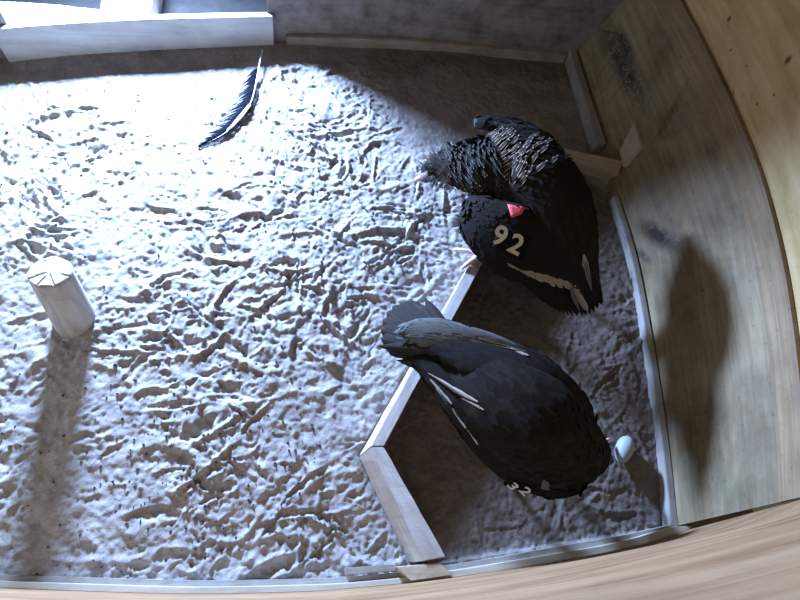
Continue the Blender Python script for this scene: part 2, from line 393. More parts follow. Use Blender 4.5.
rough += warp(.012*(1-2*np.abs(vnoise(.07))), .05, .05) + .009*vnoise(.035) + .007*vnoise(.018) + .0035*vnoise(.0095)
patch = np.clip(.75+1.3*vnoise(.45), .45, 1.15); rough *= patch
lump = np.clip(vnoise(.11)+vnoise(.045)*.8, 0, 1)*.016
fine = .004*vnoise(.02)+.002*vnoise(.01)
Z += (rough*.62+lump*.7+fine*1.5)*(1-calm) + rough*.2*calm*nest + fine*calm
Z -= .012*nest
V = np.stack([gx, gy, Z], -1).reshape(-1, 3).astype(np.float32)
idx = np.arange(nx*ny).reshape(ny, nx)
Q = np.stack([idx[:-1,:-1], idx[:-1,1:], idx[1:,1:], idx[1:,:-1]], -1).reshape(-1, 4)
me = bpy.data.meshes.new('floor'); me.vertices.add(len(V)); me.vertices.foreach_set('co', V.ravel())
me.loops.add(Q.size); me.loops.foreach_set('vertex_index', Q.ravel().astype(np.int32))
me.polygons.add(len(Q)); me.polygons.foreach_set('loop_start', np.arange(0, Q.size, 4, dtype=np.int32)); me.polygons.foreach_set('loop_total', np.full(len(Q), 4, np.int32))
me.update(calc_edges=True); me.polygons.foreach_set('use_smooth', np.ones(len(Q), bool))
att = me.attributes.new('damp_shade', 'FLOAT', 'POINT')
damp_shade = np.clip(.75*blur(nest, 6) + .35*strip + .3*corner, 0, 1)  # moist nest soil, plus shade painted into nest, back strip and corner
att.data.foreach_set('value', damp_shade.ravel().astype(np.float32))
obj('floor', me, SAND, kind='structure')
def floor_z(x, y): return float(Z[min(max(int((y-Y0)/DS), 0), ny-1), min(max(int((x-X0)/DS), 0), nx-1)])
# crumbs scattered on the sand
V = []; Fc = []
for k in range(600):
    if rng.random() < .55: q = at(*rng.normal((230, 470), (110, 60)))
    else: q = Vector((rng.uniform(-1.6, 1.6), rng.uniform(0, 2.6), 0))
    if not (-1.55 < q.x < (.1 if q.y < 1.2 else .6) and .04 < q.y < 2.6): continue
    r = rng.uniform(.0025, .0075); b = len(V); z = floor_z(q.x, q.y)
    for d in ((1,0,0),(-1,0,0),(0,1,0),(0,-1,0),(0,0,1),(0,0,-1)):
        V.append(Vector((q.x, q.y, z+r*.3)) + Vector(d)*r*rng.uniform(.5, 1.5))
    for f in ((0,2,4),(2,1,4),(1,3,4),(3,0,4),(2,0,5),(1,2,5),(3,1,5),(0,3,5)): Fc.append(tuple(i+b for i in f))
CRM = plain('crumb', (.07,.055,.05), .9)
obj('crumbs', mesh('crumbs', V, Fc), CRM, origin=at(230, 470), kind='stuff', label='small dark crumbs scattered over the trampled sand', cat='debris')
# ------------------------------------------------------------------ nest border of boards
NB = wood('nest_board_wood', (.36,.31,.27), (.52,.46,.41), (.64,.58,.54), scale=(3,40,1), dirt=.7, dust=.5, bump=.5)
NBI = wood('nest_board_tan', (.38,.29,.20), (.50,.39,.28), (.60,.49,.37), scale=(3,40,1), dirt=.5, dust=.2)
def board(ob, ot, it, ZT, parent, mat, org):
    """ob / ot / it: pixel pairs of the outer foot, outer top and inner top line"""
    P = []
    for e in (0, 1):
        a = at(*ob[e], 0); b = at(*ot[e], ZT); c = at(*it[e], ZT); d = c + (a-b)
        a.z = d.z = -.04; P.append([a, b, c, d])
    n = 8; V = []; UV = []
    L = (P[1][1]-P[0][1]).length
    for i in range(n+1):
        for j in range(4):
            v = P[0][j].lerp(P[1][j], i/n); v = v + Vector((rng.normal(0,.0008), rng.normal(0,.0008), rng.normal(0,.0008) if j in (1,2) else 0)); V.append(v)
            UV.append((L*i/n, (0,.13,.18,.31)[j]))
    Fc = []
    for i in range(n):
        for j in range(4): Fc.append((4*i+j, 4*i+(j+1)%4, 4*i+4+(j+1)%4, 4*i+4+j))
    Fc += [(0,1,2,3), (4*n+3, 4*n+2, 4*n+1, 4*n)]
    me = mesh('board', V, Fc, UV); rough_edges(me, .003)
    return obj('board', me, mat, parent=parent, origin=org)
NO = at(358, 455); nb = thing('nest_border', 'pale angled plank frame standing in the sand around the two birds', 'nest border', NO)
board(((463,274),(356,458)), ((469,265),(371,446)), ((480,268),(384,446)), .13, nb, NB, NO)
board(((356,458),(407,563)), ((371,447),(424,561)), ((384,447),(446,557)), .13, nb, NB, NO)
board(((540,158),(462,272)), ((545,148),(469,264)), ((552,153),(480,267)), .13, nb, NB, NO)
board(((545,155),(622,176)), ((549,145),(624,161)), ((549,150),(620,168)), .13, nb, NBI, NO)
def solid_px(pts_top, ZT, z0, name, mat, **kw):
    T = [at(x, y, ZT) for x, y in pts_top]; B = [Vector((v.x, v.y, z0)) for v in T]; n = len(T)
    me = mesh(name, T+B, [tuple(range(n)), tuple(reversed(range(n, 2*n)))] + [(i, n+i, n+(i+1)%n, (i+1)%n) for i in range(n)], [(v.x, v.y+v.z) for v in T+B])
    rough_edges(me, .002); return obj(name, me, mat, **kw)
WB = wood('block_wood', (.42,.34,.23), (.56,.47,.34), (.66,.58,.45), scale=(8,50,1), dirt=.4)
o = solid_px([(396,567),(441,563),(452,575),(411,581)], .125, .048, 'wooden_block', WB, origin=at(420,572,0), label='small tan wooden block on the front baseboard at the end of the nest border', cat='block')
o = solid_px([(345,568),(396,564),(398,571),(346,575)], .075, .03, 'board_offcut', BG, origin=at(370,570,0), label='thin grey board offcut lying on the front baseboard beside the wooden block', cat='offcut')
# wedge of wood fixed to the right wall above the nest border
q = [RIGHT_HIT(626,168), RIGHT_HIT(644,147), RIGHT_HIT(637,122), RIGHT_HIT(622,152)]
V = [p + Vector((.002,0,0)) for p in q] + [p + Vector((-.022,0,.004)) for p in q]
me = mesh('wood_wedge', V, [(3,2,1,0),(4,5,6,7)] + [(i, (i+1)%4, 4+(i+1)%4, 4+i) for i in range(4)], [(v.y, v.z) for v in V]); rough_edges(me, .002)
obj('wood_wedge', me, NBI, origin=q[0], label='splintered wooden wedge fixed to the side wall where the nest border meets it', cat='wedge')
# ------------------------------------------------------------------ log post, egg
def loft_mesh(name, rings, cap=True):
    n = len(rings[0]); V = [v for r in rings for v in r]; m = len(rings); Fc = []
    for j in range(m-1):
        for i in range(n): Fc.append((j*n+i, j*n+(i+1)%n, (j+1)*n+(i+1)%n, (j+1)*n+i))
    if cap:
        a = sum(rings[0], Vector())/n; b = sum(rings[-1], Vector())/n; V += [a, b]; k = len(V)
        for i in range(n): Fc.append((k-2, (i+1)%n, i)); Fc.append((k-1, (m-1)*n+i, (m-1)*n+(i+1)%n))
    return V, Fc
pb, pt = at(75, 319, 0), at(49.5, 272, .33); ax = (pt-pb).normalized(); sx = ax.cross(Vector((0,1,0))).normalized(); sy = ax.cross(sx)
rad = 19.0*mpp(75, 319, 0); rings = []
for j in range(23):
    f = -.15 + 1.15*j/20 if j <= 20 else 1.0
    sc = 1.0 if j < 20 else (.985, .93, .45)[j-20]
    if j == 20: f = .995
    rings.append([pb + ax*((pt-pb).length*f) + (sx*math.cos(a)+sy*math.sin(a))*rad*sc*lerp(1.03,.93,max(f,0))*(1+.018*noise.noise(Vector((math.cos(a)*2, math.sin(a)*2, f*3)))) for a in [2*math.pi*i/40 for i in range(40)]])
V, Fc = loft_mesh('x', rings)
t = NT('post_wood', .8); v = t.coord('Object', scale=(26,26,3)); g = t.noise(v, 1, 6, .6, .5)
c = t.ramp(g, [(.3, (.30,.26,.22)), (.5, (.42,.38,.34)), (.7, (.52,.48,.44))]); 
c = t.mix(.5, c, t.ramp(t.noise(t.coord('Object'), 22, 4, .7), [(.6, (1,1,1)), (.72, (.5,.45,.4))]), 'MULTIPLY'); t.bump(g, .3, .006); PW = t.out(c)
t = NT('post_end_grain', .8); v = t.coord('Object'); wv = t.n('ShaderNodeTexWave', wave_type='RINGS', rings_direction='Z'); wv.inputs['Scale'].default_value = 22; wv.inputs['Distortion'].default_value = 3; t.l(t.coord('Object', loc=(-(pt-pb).x+.02, -(pt-pb).y, 0)), wv.inputs[0])
c = t.mix(.25, (.40,.34,.27), t.ramp(wv.outputs[0], [(.3, (.55,.45,.35)), (.7, (1,1,1))]), 'MULTIPLY')
c = t.mix(.5, c, t.ramp(t.noise(v, 35, 4, .6), [(.55, (1,1,1)), (.7, (.6,.5,.4))]), 'MULTIPLY'); PE = t.out(c)
pr = thing('log_post', 'upright pale peeled log standing in the trampled sand', 'post', pb)
o = obj('trunk', mesh('trunk', V, Fc), PW, parent=pr, origin=pb, smooth=True)
# cut end: a slightly proud disc with cracks cut into it
ec = [rad*.90*(1+.03*math.sin(3*a)+.02*math.sin(7*a)) for a in [2*math.pi*i/72 for i in range(72)]]
V = []; Fc = []; crack = [(.5,.2), (1.25,.35), (2.0,.1), (2.9,.55), (5.2,.7)]
for j, f in enumerate((1, .94, .75, .5, .25, .08)):
    for i in range(72):
        a = 2*math.pi*i/72; cr = min(abs((a-q+math.pi)%(2*math.pi)-math.pi)*ec[i]*f + (1 if f < f0 else 0) for q, f0 in crack)
        dz = .004 - (.002 if j == 0 else 0) - (.011*max(0, 1-cr/.0035) if f > .2 else 0)
        V.append(pt + (sx*math.cos(a)+sy*math.sin(a))*ec[i]*f + ax*dz)
for j in range(5):
    for i in range(72): Fc.append((j*72+i, j*72+(i+1)%72, (j+1)*72+(i+1)%72, (j+1)*72+i))
V.append(pt+ax*.003); Fc += [(5*72+i, 5*72+(i+1)%72, len(V)-1) for i in range(72)]
me = mesh('cut_end', V, Fc); bm = bmesh.new(); bm.from_mesh(me); bmesh.ops.recalc_face_normals(bm, faces=bm.faces); bm.to_mesh(me); bm.free()
o = obj('cut_end', me, PE, parent=pr, origin=pb); o['label'] = 'pale sawn end with radial cracks'
# egg
ea, eb = at(628, 437, .03), at(619, 463, .03); ec_ = (ea+eb)/2; d = (eb-ea).normalized(); L = (eb-ea).length/2; up = Vector((0,0,1)); sd = d.cross(up).normalized()
R_ = 8.6*mpp(623, 450, .03); zc = floor_z(ec_.x, ec_.y)+R_*.93; ec_.z = zc
rings = []
for j in range(1, 24):
    th = math.pi*j/24; x = -math.cos(th); r = math.sin(th)*(1-.10*x)
    rings.append([ec_ + d*(L*x) + (sd*math.cos(a)+up*math.sin(a))*R_*r for a in [2*math.pi*i/28 for i in range(28)]])
V, Fc = loft_mesh('x', rings); obj('egg', mesh('egg', V, Fc), EGGM, origin=Vector((ec_.x, ec_.y, zc-R_)), smooth=True, label='large pale blue-white egg lying on the nest floor beside the lower bird', cat='egg')
# ------------------------------------------------------------------ birds: helpers
UP = Vector((0,0,1))
def px_loft(spec, n=34, seg=24, wob=0.0):
    """spec rows: px, py, Z, half width in px, half height in m, roll in degrees"""
    R = resample([(*at(r[0], r[1], r[2]), max(r[3],1)*mpp(r[0], r[1], r[2]), r[4], math.radians(r[5] if len(r) > 5 else 0)) for r in spec], n)
    rings = []
    for k, r in enumerate(R):
        a = R[max(k-1,0)]; b = R[min(k+1,n-1)]; T = Vector(b[:3]-a[:3]).normalized()
        sd = T.cross(UP).normalized(); u = sd.cross(T).normalized(); c, s_ = math.cos(r[5]), math.sin(r[5])
        sd, u = sd*c - u*s_, u*c + sd*s_
        P = Vector(r[:3]); w = max(r[3], .002); h = max(r[4], .002)
        rings.append([P + sd*w*math.cos(q) + u*h*math.sin(q) for q in [2*math.pi*i/seg for i in range(seg)]])
    return rings
def joined(lofts, name, voxel=.007, smooth=2):
    """several lofts fused into ONE continuous surface"""
    V = []; Fc = []
    for rings in lofts:
        v, f = loft_mesh('x', rings); k = len(V); V += v; Fc += [tuple(i+k for i in q) for q in f]
    me = mesh(name+'_raw', V, Fc); bm = bmesh.new(); bm.from_mesh(me); bmesh.ops.recalc_face_normals(bm, faces=bm.faces); bm.to_mesh(me); bm.free()
    o = bpy.data.objects.new('tmp', me); COL.objects.link(o)
    m = o.modifiers.new('r', 'REMESH'); m.mode = 'VOXEL'; m.voxel_size = voxel
    if smooth: m = o.modifiers.new('s', 'SMOOTH'); m.iterations = smooth*2; m.factor = .5
    dg = bpy.context.evaluated_depsgraph_get(); out = bpy.data.meshes.new_from_object(o.evaluated_get(dg)); out.name = name
    bpy.data.objects.remove(o); bpy.data.meshes.remove(me); return out
def unit_feather(name, mat, shape='round', rows=7, camber=.22, bend=.12, cols=3):
    V = []; Fc = []; UV = []
    for j in range(rows+1):
        v = j/rows
        if shape == 'round': w = math.sin(math.pi*min(1, (v*.80+.16)))**.55 if v < 1 else .12
        elif shape == 'long': w = (.35+.65*min(1, v/.35))*(1 if v < .72 else math.sqrt(max(0, 1-((v-.72)/.28)**2)))
        elif shape == 'point': w = (.4+.6*min(1, v/.3))*(1 if v < .45 else max(.03, 1-((v-.45)/.55)**1.6))
        else: w = .5*(1-v)+.05                                        # 'spike'
        for i in range(cols):
            u = i/(cols-1)-.5; V.append((u*w, v, -camber*abs(u*w)**1.5*1.4 - bend*v*v)); UV.append((u*w+.5, v))
    for j in range(rows):
        for i in range(cols-1): Fc.append((j*cols+i, j*cols+i+1, (j+1)*cols+i+1, (j+1)*cols+i))
    me = mesh(name, V, Fc, UV); me.materials.append(mat); me.polygons.foreach_set('use_smooth', [True]*len(me.polygons)); return me
def fmat(P, D, N, L, Wd):
    Y = D.normalized(); X = Y.cross(N).normalized(); Zv = X.cross(Y)
    return Matrix.Translation(P) @ Matrix((X, Y, Zv)).transposed().to_4x4() @ Matrix.Diagonal((Wd, L, L*.5, 1))
def put_feather(me, P, D, N, L, Wd, parent, org, name='feather', label=None, poff=None):
    o = bpy.data.objects.new(name, me); COL.objects.link(o); o.parent = parent
    o.matrix_local = Matrix.Translation(-Vector(org)) @ fmat(P, D, N, L, Wd)
    if label: o['label'] = label
    return o
def coat(me_s, n, field, L, Wd, unit, name, parent, org, keep=lambda P, N: True, lift=.10, jit=.15, mat=None):
    """small overlapping contour feathers over a surface, joined: nobody could count them"""
    me_s.calc_loop_triangles(); vs = [v.co for v in me_s.vertices]; tr = me_s.loop_triangles
    ar = np.array([t.area for t in tr]); cs = np.cumsum(ar)/ar.sum(); UV = []; V = []; Fc = []
    base = [v.co.copy() for v in unit.vertices]; uf = [tuple(p.vertices) for p in unit.polygons]
    ul = {}
    for lp in unit.loops: ul[lp.vertex_index] = tuple(unit.uv_layers[0].data[lp.index].uv)
    for k in range(n):
        t = tr[int(np.searchsorted(cs, rng.random()))]; a, b = sorted((rng.random(), rng.random()))
        P = vs[t.vertices[0]]*a + vs[t.vertices[1]]*(b-a) + vs[t.vertices[2]]*(1-b); N = t.normal
        if not keep(P, N): continue
        D = field(P); D = D - N*D.dot(N)
        if D.length < 1e-3: continue
        D = (D.normalized() + N*lift + Vector(rng.normal(0, jit, 3))*.6).normalized()
        s_ = rng.uniform(.75, 1.2); M = fmat(P + N*.0005 - D*L*.15, D, N, L*s_, Wd*s_); c0 = len(V)
        V += [M@q for q in base]; UV += [ul[i] for i in range(len(base))]; Fc += [tuple(i+c0 for i in f) for f in uf]
    me = mesh(name, V, Fc, UV); o = obj(name, me, mat or unit.materials[0], parent=parent, origin=org, smooth=True); o['kind'] = 'stuff'; return o
def part(name, me, mat, parent, org, label=None, smooth=True):
    o = obj(name, me, mat, parent=parent, origin=org, smooth=smooth)
    if label: o['label'] = label
    return o
def tube(pts, seg=10, n=None):
    """pts: (Vector, radius)"""
    R = resample([(*p, r) for p, r in pts], n or len(pts)*4); rings = []
    for k, r in enumerate(R):
        T = Vector(R[min(k+1,len(R)-1)][:3]-R[max(k-1,0)][:3]).normalized(); a = T.cross(Vector((.3,.2,.9))).normalized(); b = T.cross(a)
        rings.append([Vector(r[:3]) + (a*math.cos(q)+b*math.sin(q))*max(r[3], .0006) for q in [2*math.pi*i/seg for i in range(seg)]])
    return rings
def leg_and_foot(root, org, top, ankle, toes, label=None):
    me = joined([tube([(top, .021), (top.lerp(ankle,.5), .014), (ankle+UP*.012, .013), (ankle, .017)])], 'leg', .004, 1)
    lg = part('leg', me, LEGSKIN, root, org)
    ls = [tube([(ankle+UP*.004, .018), (ankle.lerp(t,.3), .015), (ankle.lerp(t,.62)+UP*.007, .0115), (ankle.lerp(t,.9), .010), (t-UP*.004, .006)]) for t in toes]
    ft = part('foot', joined(ls, 'foot', .004, 1), LEGSKIN, lg, org, label)
    for t in toes:
        d = (t-ankle).normalized(); me = joined([tube([(t-d*.008, .006), (t+d*.008+UP*.002, .005), (t+d*.022-UP*.006, .0015)], 8)], 'claw', .002, 0)
    return lg
UF_C = unit_feather('contour', F_BLACK, 'round', 5, .12, .02)
UF_R = unit_feather('ruff_feather', F_RUFF, 'round', 8, .12, .02, 5)
UF_N = unit_feather('neck_feather', F_RUFFD, 'round', 8, .12, .02, 5)
UF_H = unit_feather('head_feather', F_DOWN, 'point', 5, .2, .1)
UF_T = unit_feather('tail_feather', F_GREY, 'long', 10, .25, .03, 5)
UF_P = unit_feather('primary_feather', F_BLACK, 'point', 12, .3, .05, 5)
UF_PG = unit_feather('primary_feather', F_GREY, 'point', 12, .3, .05, 5)
UF_W = unit_feather('pale_feather', F_PALE, 'long', 8, .25, .04, 3)
UF_S = unit_feather('silver_feather', F_SILVER, 'point', 10, .25, .04, 3)
def hitter(*meshes):
    bs = [bvh(m) for m in meshes]
    def h(px, py, Zf=.3):
        best = None
        for b in bs:
            r = b.ray_cast(CAM, ray(px, py))
            if r[0] and (best is None or r[3] < best[3]): best = r
        return (best[0], best[1] if best[1].dot(CAM-best[0]) > 0 else -best[1]) if best else (at(px, py, Zf), UP.copy())
    return h
def px_feather(hit, unit, p0, p1, wpx, parent, org, name, raise_=.005, Z1=None, label=None):
    a, na = hit(*p0); b, nb_ = hit(*p1) if Z1 is None else (at(*p1, Z1), UP)
    a = a + na*raise_; b = b + nb_*raise_*(1 if Z1 is None else 0); n = (na+nb_).normalized() if Z1 is None else na.lerp((CAM-a).normalized(), .6)
    return put_feather(unit, a, b-a, n, (b-a).length, wpx*mpp(*p0, a.z), parent, org, name, label)
def text_mesh(s_, size, depth=.0008):
    cu = bpy.data.curves.new('t', 'FONT'); cu.body = s_; cu.size = size; cu.extrude = depth; cu.offset = size*.022; cu.align_x = 'CENTER'; cu.align_y = 'CENTER'
    o = bpy.data.objects.new('t', cu); COL.objects.link(o); dg = bpy.context.evaluated_depsgraph_get()
    me = bpy.data.meshes.new_from_object(o.evaluated_get(dg)); bpy.data.objects.remove(o); bpy.data.curves.remove(cu); me.name = 'digit'; return me
def decal(hit, s_, c, upv, hpx, parent, org, mat, name='digit', squash=1.0, raise_=.006, face=.35):
    """a painted digit lying on the surface at pixel c; upv = pixel direction of its top"""
    P, N = hit(*c); N = N.lerp((CAM-P).normalized(), face).normalized(); m = mpp(*c, P.z)
    q = at(c[0]+upv[0]*2, c[1]+upv[1]*2, P.z) - at(*c, P.z); Y = (q - N*q.dot(N)).normalized(); X = Y.cross(N)
    me = text_mesh(s_, hpx*m/.72)
    M = Matrix.Translation(P+N*raise_) @ Matrix((X, Y, N)).transposed().to_4x4() @ Matrix.Diagonal((squash,1,1,1))
    me.transform(M); return part(name, me, mat, parent, org, smooth=False)
def plate(hit, corners, parent, org, mat, name, raise_=.003, th=.0016, n=6):
    """thin flexible plate following the surface inside four pixel corners"""
    V = []; Fc = []
    for lay in (0, 1):
        for j in range(n+1):
            for i in range(n+1):
                u, v = i/n, j/n; p = np.array(corners[0])*(1-u)*(1-v)+np.array(corners[1])*u*(1-v)+np.array(corners[2])*u*v+np.array(corners[3])*(1-u)*v
                P, N = hit(*p); V.append(P + N*(raise_+th*lay))
    q = (n+1)**2; g = lambda l, j, i: l*q+j*(n+1)+i
    for j in range(n):
        for i in range(n): Fc += [(g(1,j,i),g(1,j,i+1),g(1,j+1,i+1),g(1,j+1,i)), (g(0,j,i),g(0,j+1,i),g(0,j+1,i+1),g(0,j,i+1))]
    for i in range(n): Fc += [(g(0,0,i),g(0,0,i+1),g(1,0,i+1),g(1,0,i)), (g(0,n,i),g(1,n,i),g(1,n,i+1),g(0,n,i+1)), (g(0,i,0),g(1,i,0),g(1,i+1,0),g(0,i+1,0)), (g(0,i,n),g(0,i+1,n),g(1,i+1,n),g(1,i,n))]
    return part(name, mesh(name, V, Fc), mat, parent, org)
# ------------------------------------------------------------------ upper bird
O1 = at(535, 300, 0); O1.z = 0
B1 = thing('condor', 'dark condor with scaly ruff and red-marked wing tag 92, perched on the nest border', 'bird', O1, 'condors in the pen')
body_s = [(425,176,.33,7,.026),(431,171,.345,12,.038),(445,166,.37,20,.055),(462,166,.40,26,.075),(482,168,.42,33,.095),(508,165,.43,38,.12),(534,178,.44,43,.14),(553,205,.42,42,.14),(566,240,.37,35,.12),(578,275,.30,23,.08),(587,300,.22,11,.035)]
thigh1 = tube([(at(515,215,.36), .07), (at(500,240,.27), .05), (at(490,252,.21), .026)], 14)
under1 = at(560,225,.33)
thigh2 = tube([(under1, .08), (under1+Vector((-.02,-.02,-.10)), .055), (under1+Vector((-.02,-.02,-.16)), .026)], 14)
bm1 = joined([px_loft(body_s, 44), thigh1, thigh2], 'body', .008, 2)
bd1 = part('body', bm1.copy(), PLUMAGE, B1, O1)
lw_s = [(469,199,.40,6,.018,10),(477,206,.42,22,.034,12),(489,221,.435,32,.042,14),(508,237,.43,38,.045,16),(530,250,.41,35,.042,18),(552,264,.37,27,.034,18),(572,280,.31,16,.022,14),(584,290,.27,6,.01,10)]
rw_s = [(474,123,.41,6,.016,0),(484,122,.43,9,.026,-5),(505,126,.45,11,.034,-8),(528,134,.465,14,.04,-12),(545,148,.46,19,.045,-18),(560,172,.44,22,.045,-22),(574,208,.39,18,.038,-22),(586,248,.31,13,.028,-18),(595,285,.22,7,.014,-10)]
wl = joined([px_loft(lw_s, 34)], 'wing', .006, 2); wr = joined([px_loft(rw_s, 40)], 'wing', .006, 2)
W1 = part('wing', wl.copy(), WINGSKIN, B1, O1); W2 = part('wing', wr.copy(), plain('dark_green_grey_wing', (.035,.042,.038), .8, 60), B1, O1)
hit1 = hitter(bm1, wl, wr)
def dirfield(a, b):
    d = (at(*b)-at(*a)).normalized(); return lambda P: d
ax1 = [at(r[0], r[1], r[2]) for r in body_s]
def along(pts, side=0.0):
    def f(P):
        k = min(range(len(pts)-1), key=lambda i: (P-(pts[i]+pts[i+1])/2).length); return (pts[k+1]-pts[k]).normalized()
    return f
nk = at(500, 165, .42).x
coat(bm1, 1500, along(ax1), .052, .030, UF_C, 'contour_feathers', bd1, O1, keep=lambda P, N: P.x > nk and P.z > .2, lift=.04, jit=.07)
coat(wl, 800, along([at(r[0], r[1], r[2]) for r in lw_s]), .050, .030, UF_C, 'covert_feathers', W1, O1, lift=.0, jit=.02)
coat(wr, 700, along([at(r[0], r[1], r[2]) for r in rw_s]), .045, .026, UF_C, 'covert_feathers', W2, O1, lift=.05, jit=.1)
# ruff: long pale-edged feathers standing round the neck, then scaly ones on the nape
B1b = bvh(bm1)
def ring_point(px, ang, spec):
    for i in range(len(spec)-1):
        if spec[i][0] <= px <= spec[i+1][0]:
            f = (px-spec[i][0])/(spec[i+1][0]-spec[i][0]); r = [lerp(x, y, f) for x, y in zip(spec[i], spec[i+1])]
            a = at(*spec[i][:3]); b = at(*spec[i+1][:3]); T = (b-a).normalized(); C = at(*r[:3]); s_ = T.cross(UP).normalized(); u = s_.cross(T)
            N = (s_*math.cos(ang)*1/(r[3]*mpp(*r[:3])) + u*math.sin(ang)/r[4]).normalized()
            q = B1b.find_nearest(C + s_*math.cos(ang)*r[3]*mpp(*r[:3])*1.05 + u*math.sin(ang)*r[4]*1.05)
            return q[0], q[1], T, s_
for px, cnt in ((450,15),(455,16),(460,16),(465,17),(470,17),(475,18),(480,18),(485,19),(490,19)):
    for k in range(cnt):
        a = math.pi*(-.12+1.24*(k+rng.uniform(.2,.8))/cnt); P, N, T, s_ = ring_point(px+rng.uniform(-1.5,1.5), a, body_s)
        D = Vector((.18+.25*math.cos(a), -.95, 0)); D = D - N*D.dot(N); D = D.normalized() + N*.15 + Vector(rng.normal(0,.07,3))
        put_feather(UF_N, P+N*.001-D*.015, D, (N+T*-.35).normalized(), rng.uniform(.060,.085), rng.uniform(.012,.016), bd1, O1, 'neck_feather')
for px, cnt in ((493,11),(499,11),(506,10),(513,10),(520,9),(527,7),(535,5)):
    for k in range(cnt):
        a = math.pi*(.16+.74*(k+.5)/cnt); P, N, T, s_ = ring_point(px+rng.uniform(-1,1), a, body_s)
        D = Vector((.75,.55,0)) + Vector(rng.normal(0,.10,3)); D = D - N*D.dot(N); D = D.normalized() + N*.20
        put_feather(UF_R, P+N*.001-D*.012, D, (N+Vector((-.3,.1,0))).normalized(), rng.uniform(.060,.085), rng.uniform(.020,.026), bd1, O1, 'ruff_feather')
for k in range(230):
    a = math.pi*rng.uniform(-.25, 1.25); px = rng.uniform(426, 456); P, N, T, s_ = ring_point(px, a, body_s)
    D = N*.75 - T*.25 + Vector((-.1,.35 if math.cos(a) < .2 else -.2,0)) + Vector(rng.normal(0,.22,3))
    put_feather(UF_H, P-N*.004, D, (T*-1+N*.2).normalized(), rng.uniform(.028,.056), rng.uniform(.006,.010), bd1, O1, 'head_feather')
# bare face, bill, eyes
fc = at(426, 177, .325); tip = at(415.5, 180, .285); bd = (tip-fc).normalized()
hd = part('face', joined([tube([(fc-bd*.03+UP*.01, .030), (fc, .030), (fc+bd*.022, .022), (fc+bd*.03, .012)], 14)], 'face', .004, 1), SKIN, bd1, O1, 'bare greyish pink face')
part('beak', joined([tube([(fc+bd*.010, .016), (fc+bd*.035+UP*.004, .015), (fc+bd*.055, .012), (tip+UP*.004, .008), (tip-UP*.010, .003)], 12)], 'beak', .003, 1), BEAK, bd1, O1, 'pinkish hooked beak')
es = bd.cross(UP).normalized()
for sg in (1, -1):
    part('eye', joined([tube([(fc+es*sg*.027+UP*.008-bd*.004, .002), (fc+es*sg*.029+UP*.008, .006), (fc+es*sg*.030+UP*.008+bd*.005, .002)], 10)], 'eye', .0015, 0), EYE, bd1, O1)
# tag, digits, red marker
tg = plate(hit1, ((500,224),(530,238),(522,262),(492,247)), W1, O1, TAGM, 'wing_tag', raise_=.004, n=9)
tg['label'] = 'black tag with pale number'
def sub(o, parent): o.parent = parent
hit1d = hitter(bm1, wl, wr)
decal(hit1d, '9', (499.5,237), (.36,-.93), 20, W1, O1, DIGIT, raise_=.009)
decal(hit1d, '2', (515.5,245.5), (.36,-.93), 20, W1, O1, DIGIT, raise_=.009)
m = plate(hit1, ((507,206),(524,209),(521,215),(511,219)), W1, O1, REDM, 'wing_marker', raise_=.010, th=.003, n=4); m['label'] = 'small red marker'
# pale wing bar, silvery feathers, dark flight feathers and tail
for i in range(22):
    f = i/21; p = (lerp(524,574,f), lerp(271,285,f)+1.5*math.sin(i*2.1)); px_feather(hit1, UF_W, p, (p[0]+rng.uniform(7,12), p[1]+rng.uniform(4,8)), rng.uniform(3.2,5.2), W1, O1, 'bar_feather', .004, Z1=lerp(.40,.31,f), label='pale feather of the wing bar' if i == 0 else None)
for i in range(5): px_feather(hit1, UF_W, (507+i*4, 263+i*2.2), (514+i*4.4, 268+i*1.9), 2.2, W1, O1, 'bar_feather', .004)
for b, t_, w, z in (((581,254),(589,280),6,.36),((583,262),(592,292),5,.33),((574,286),(588,312),6,.26),((568,286),(580,312),5,.26)):
    px_feather(hit1, UF_S if w < 6 else UF_W, b, t_, w, B1, O1, 'silver_feather', .022, Z1=z)
for i in range(14):
    f = i/13; b = (lerp(515,590,f), lerp(262,262,f)); t_ = (lerp(548,604,f), lerp(296,298,f)+ 20*math.sin(math.pi*(.15+.75*f)))
    px_feather(hit1, UF_P, b, t_, 13, B1, O1, 'flight_feather', -.012, Z1=lerp(.27,.20,f))
for i in range(9):
    f = i/8; px_feather(hit1, UF_P, (578+f*10, 268), (lerp(570,603,f), lerp(312,306,f)+8*math.sin(math.pi*f)), 15, B1, O1, 'tail_feather', -.02, Z1=.17)
# legs
an = at(480, 255, .150)
leg_and_foot(B1, O1, at(494,248,.24), an, [at(454,249,.128), at(472,243.5,.135), at(461,269,.13), at(489,262,.140)], 'pale pink foot gripping the board end')
fa = under1+Vector((-.02,-.02,-.15)); fb = Vector((fa.x-.02, fa.y-.03, .022))
leg_and_foot(B1, O1, fa, fb, [fb+Vector((-.08,.0,-.008)), fb+Vector((-.06,.055,-.008)), fb+Vector((-.06,-.05,-.008)), fb+Vector((.045,0,-.008))])
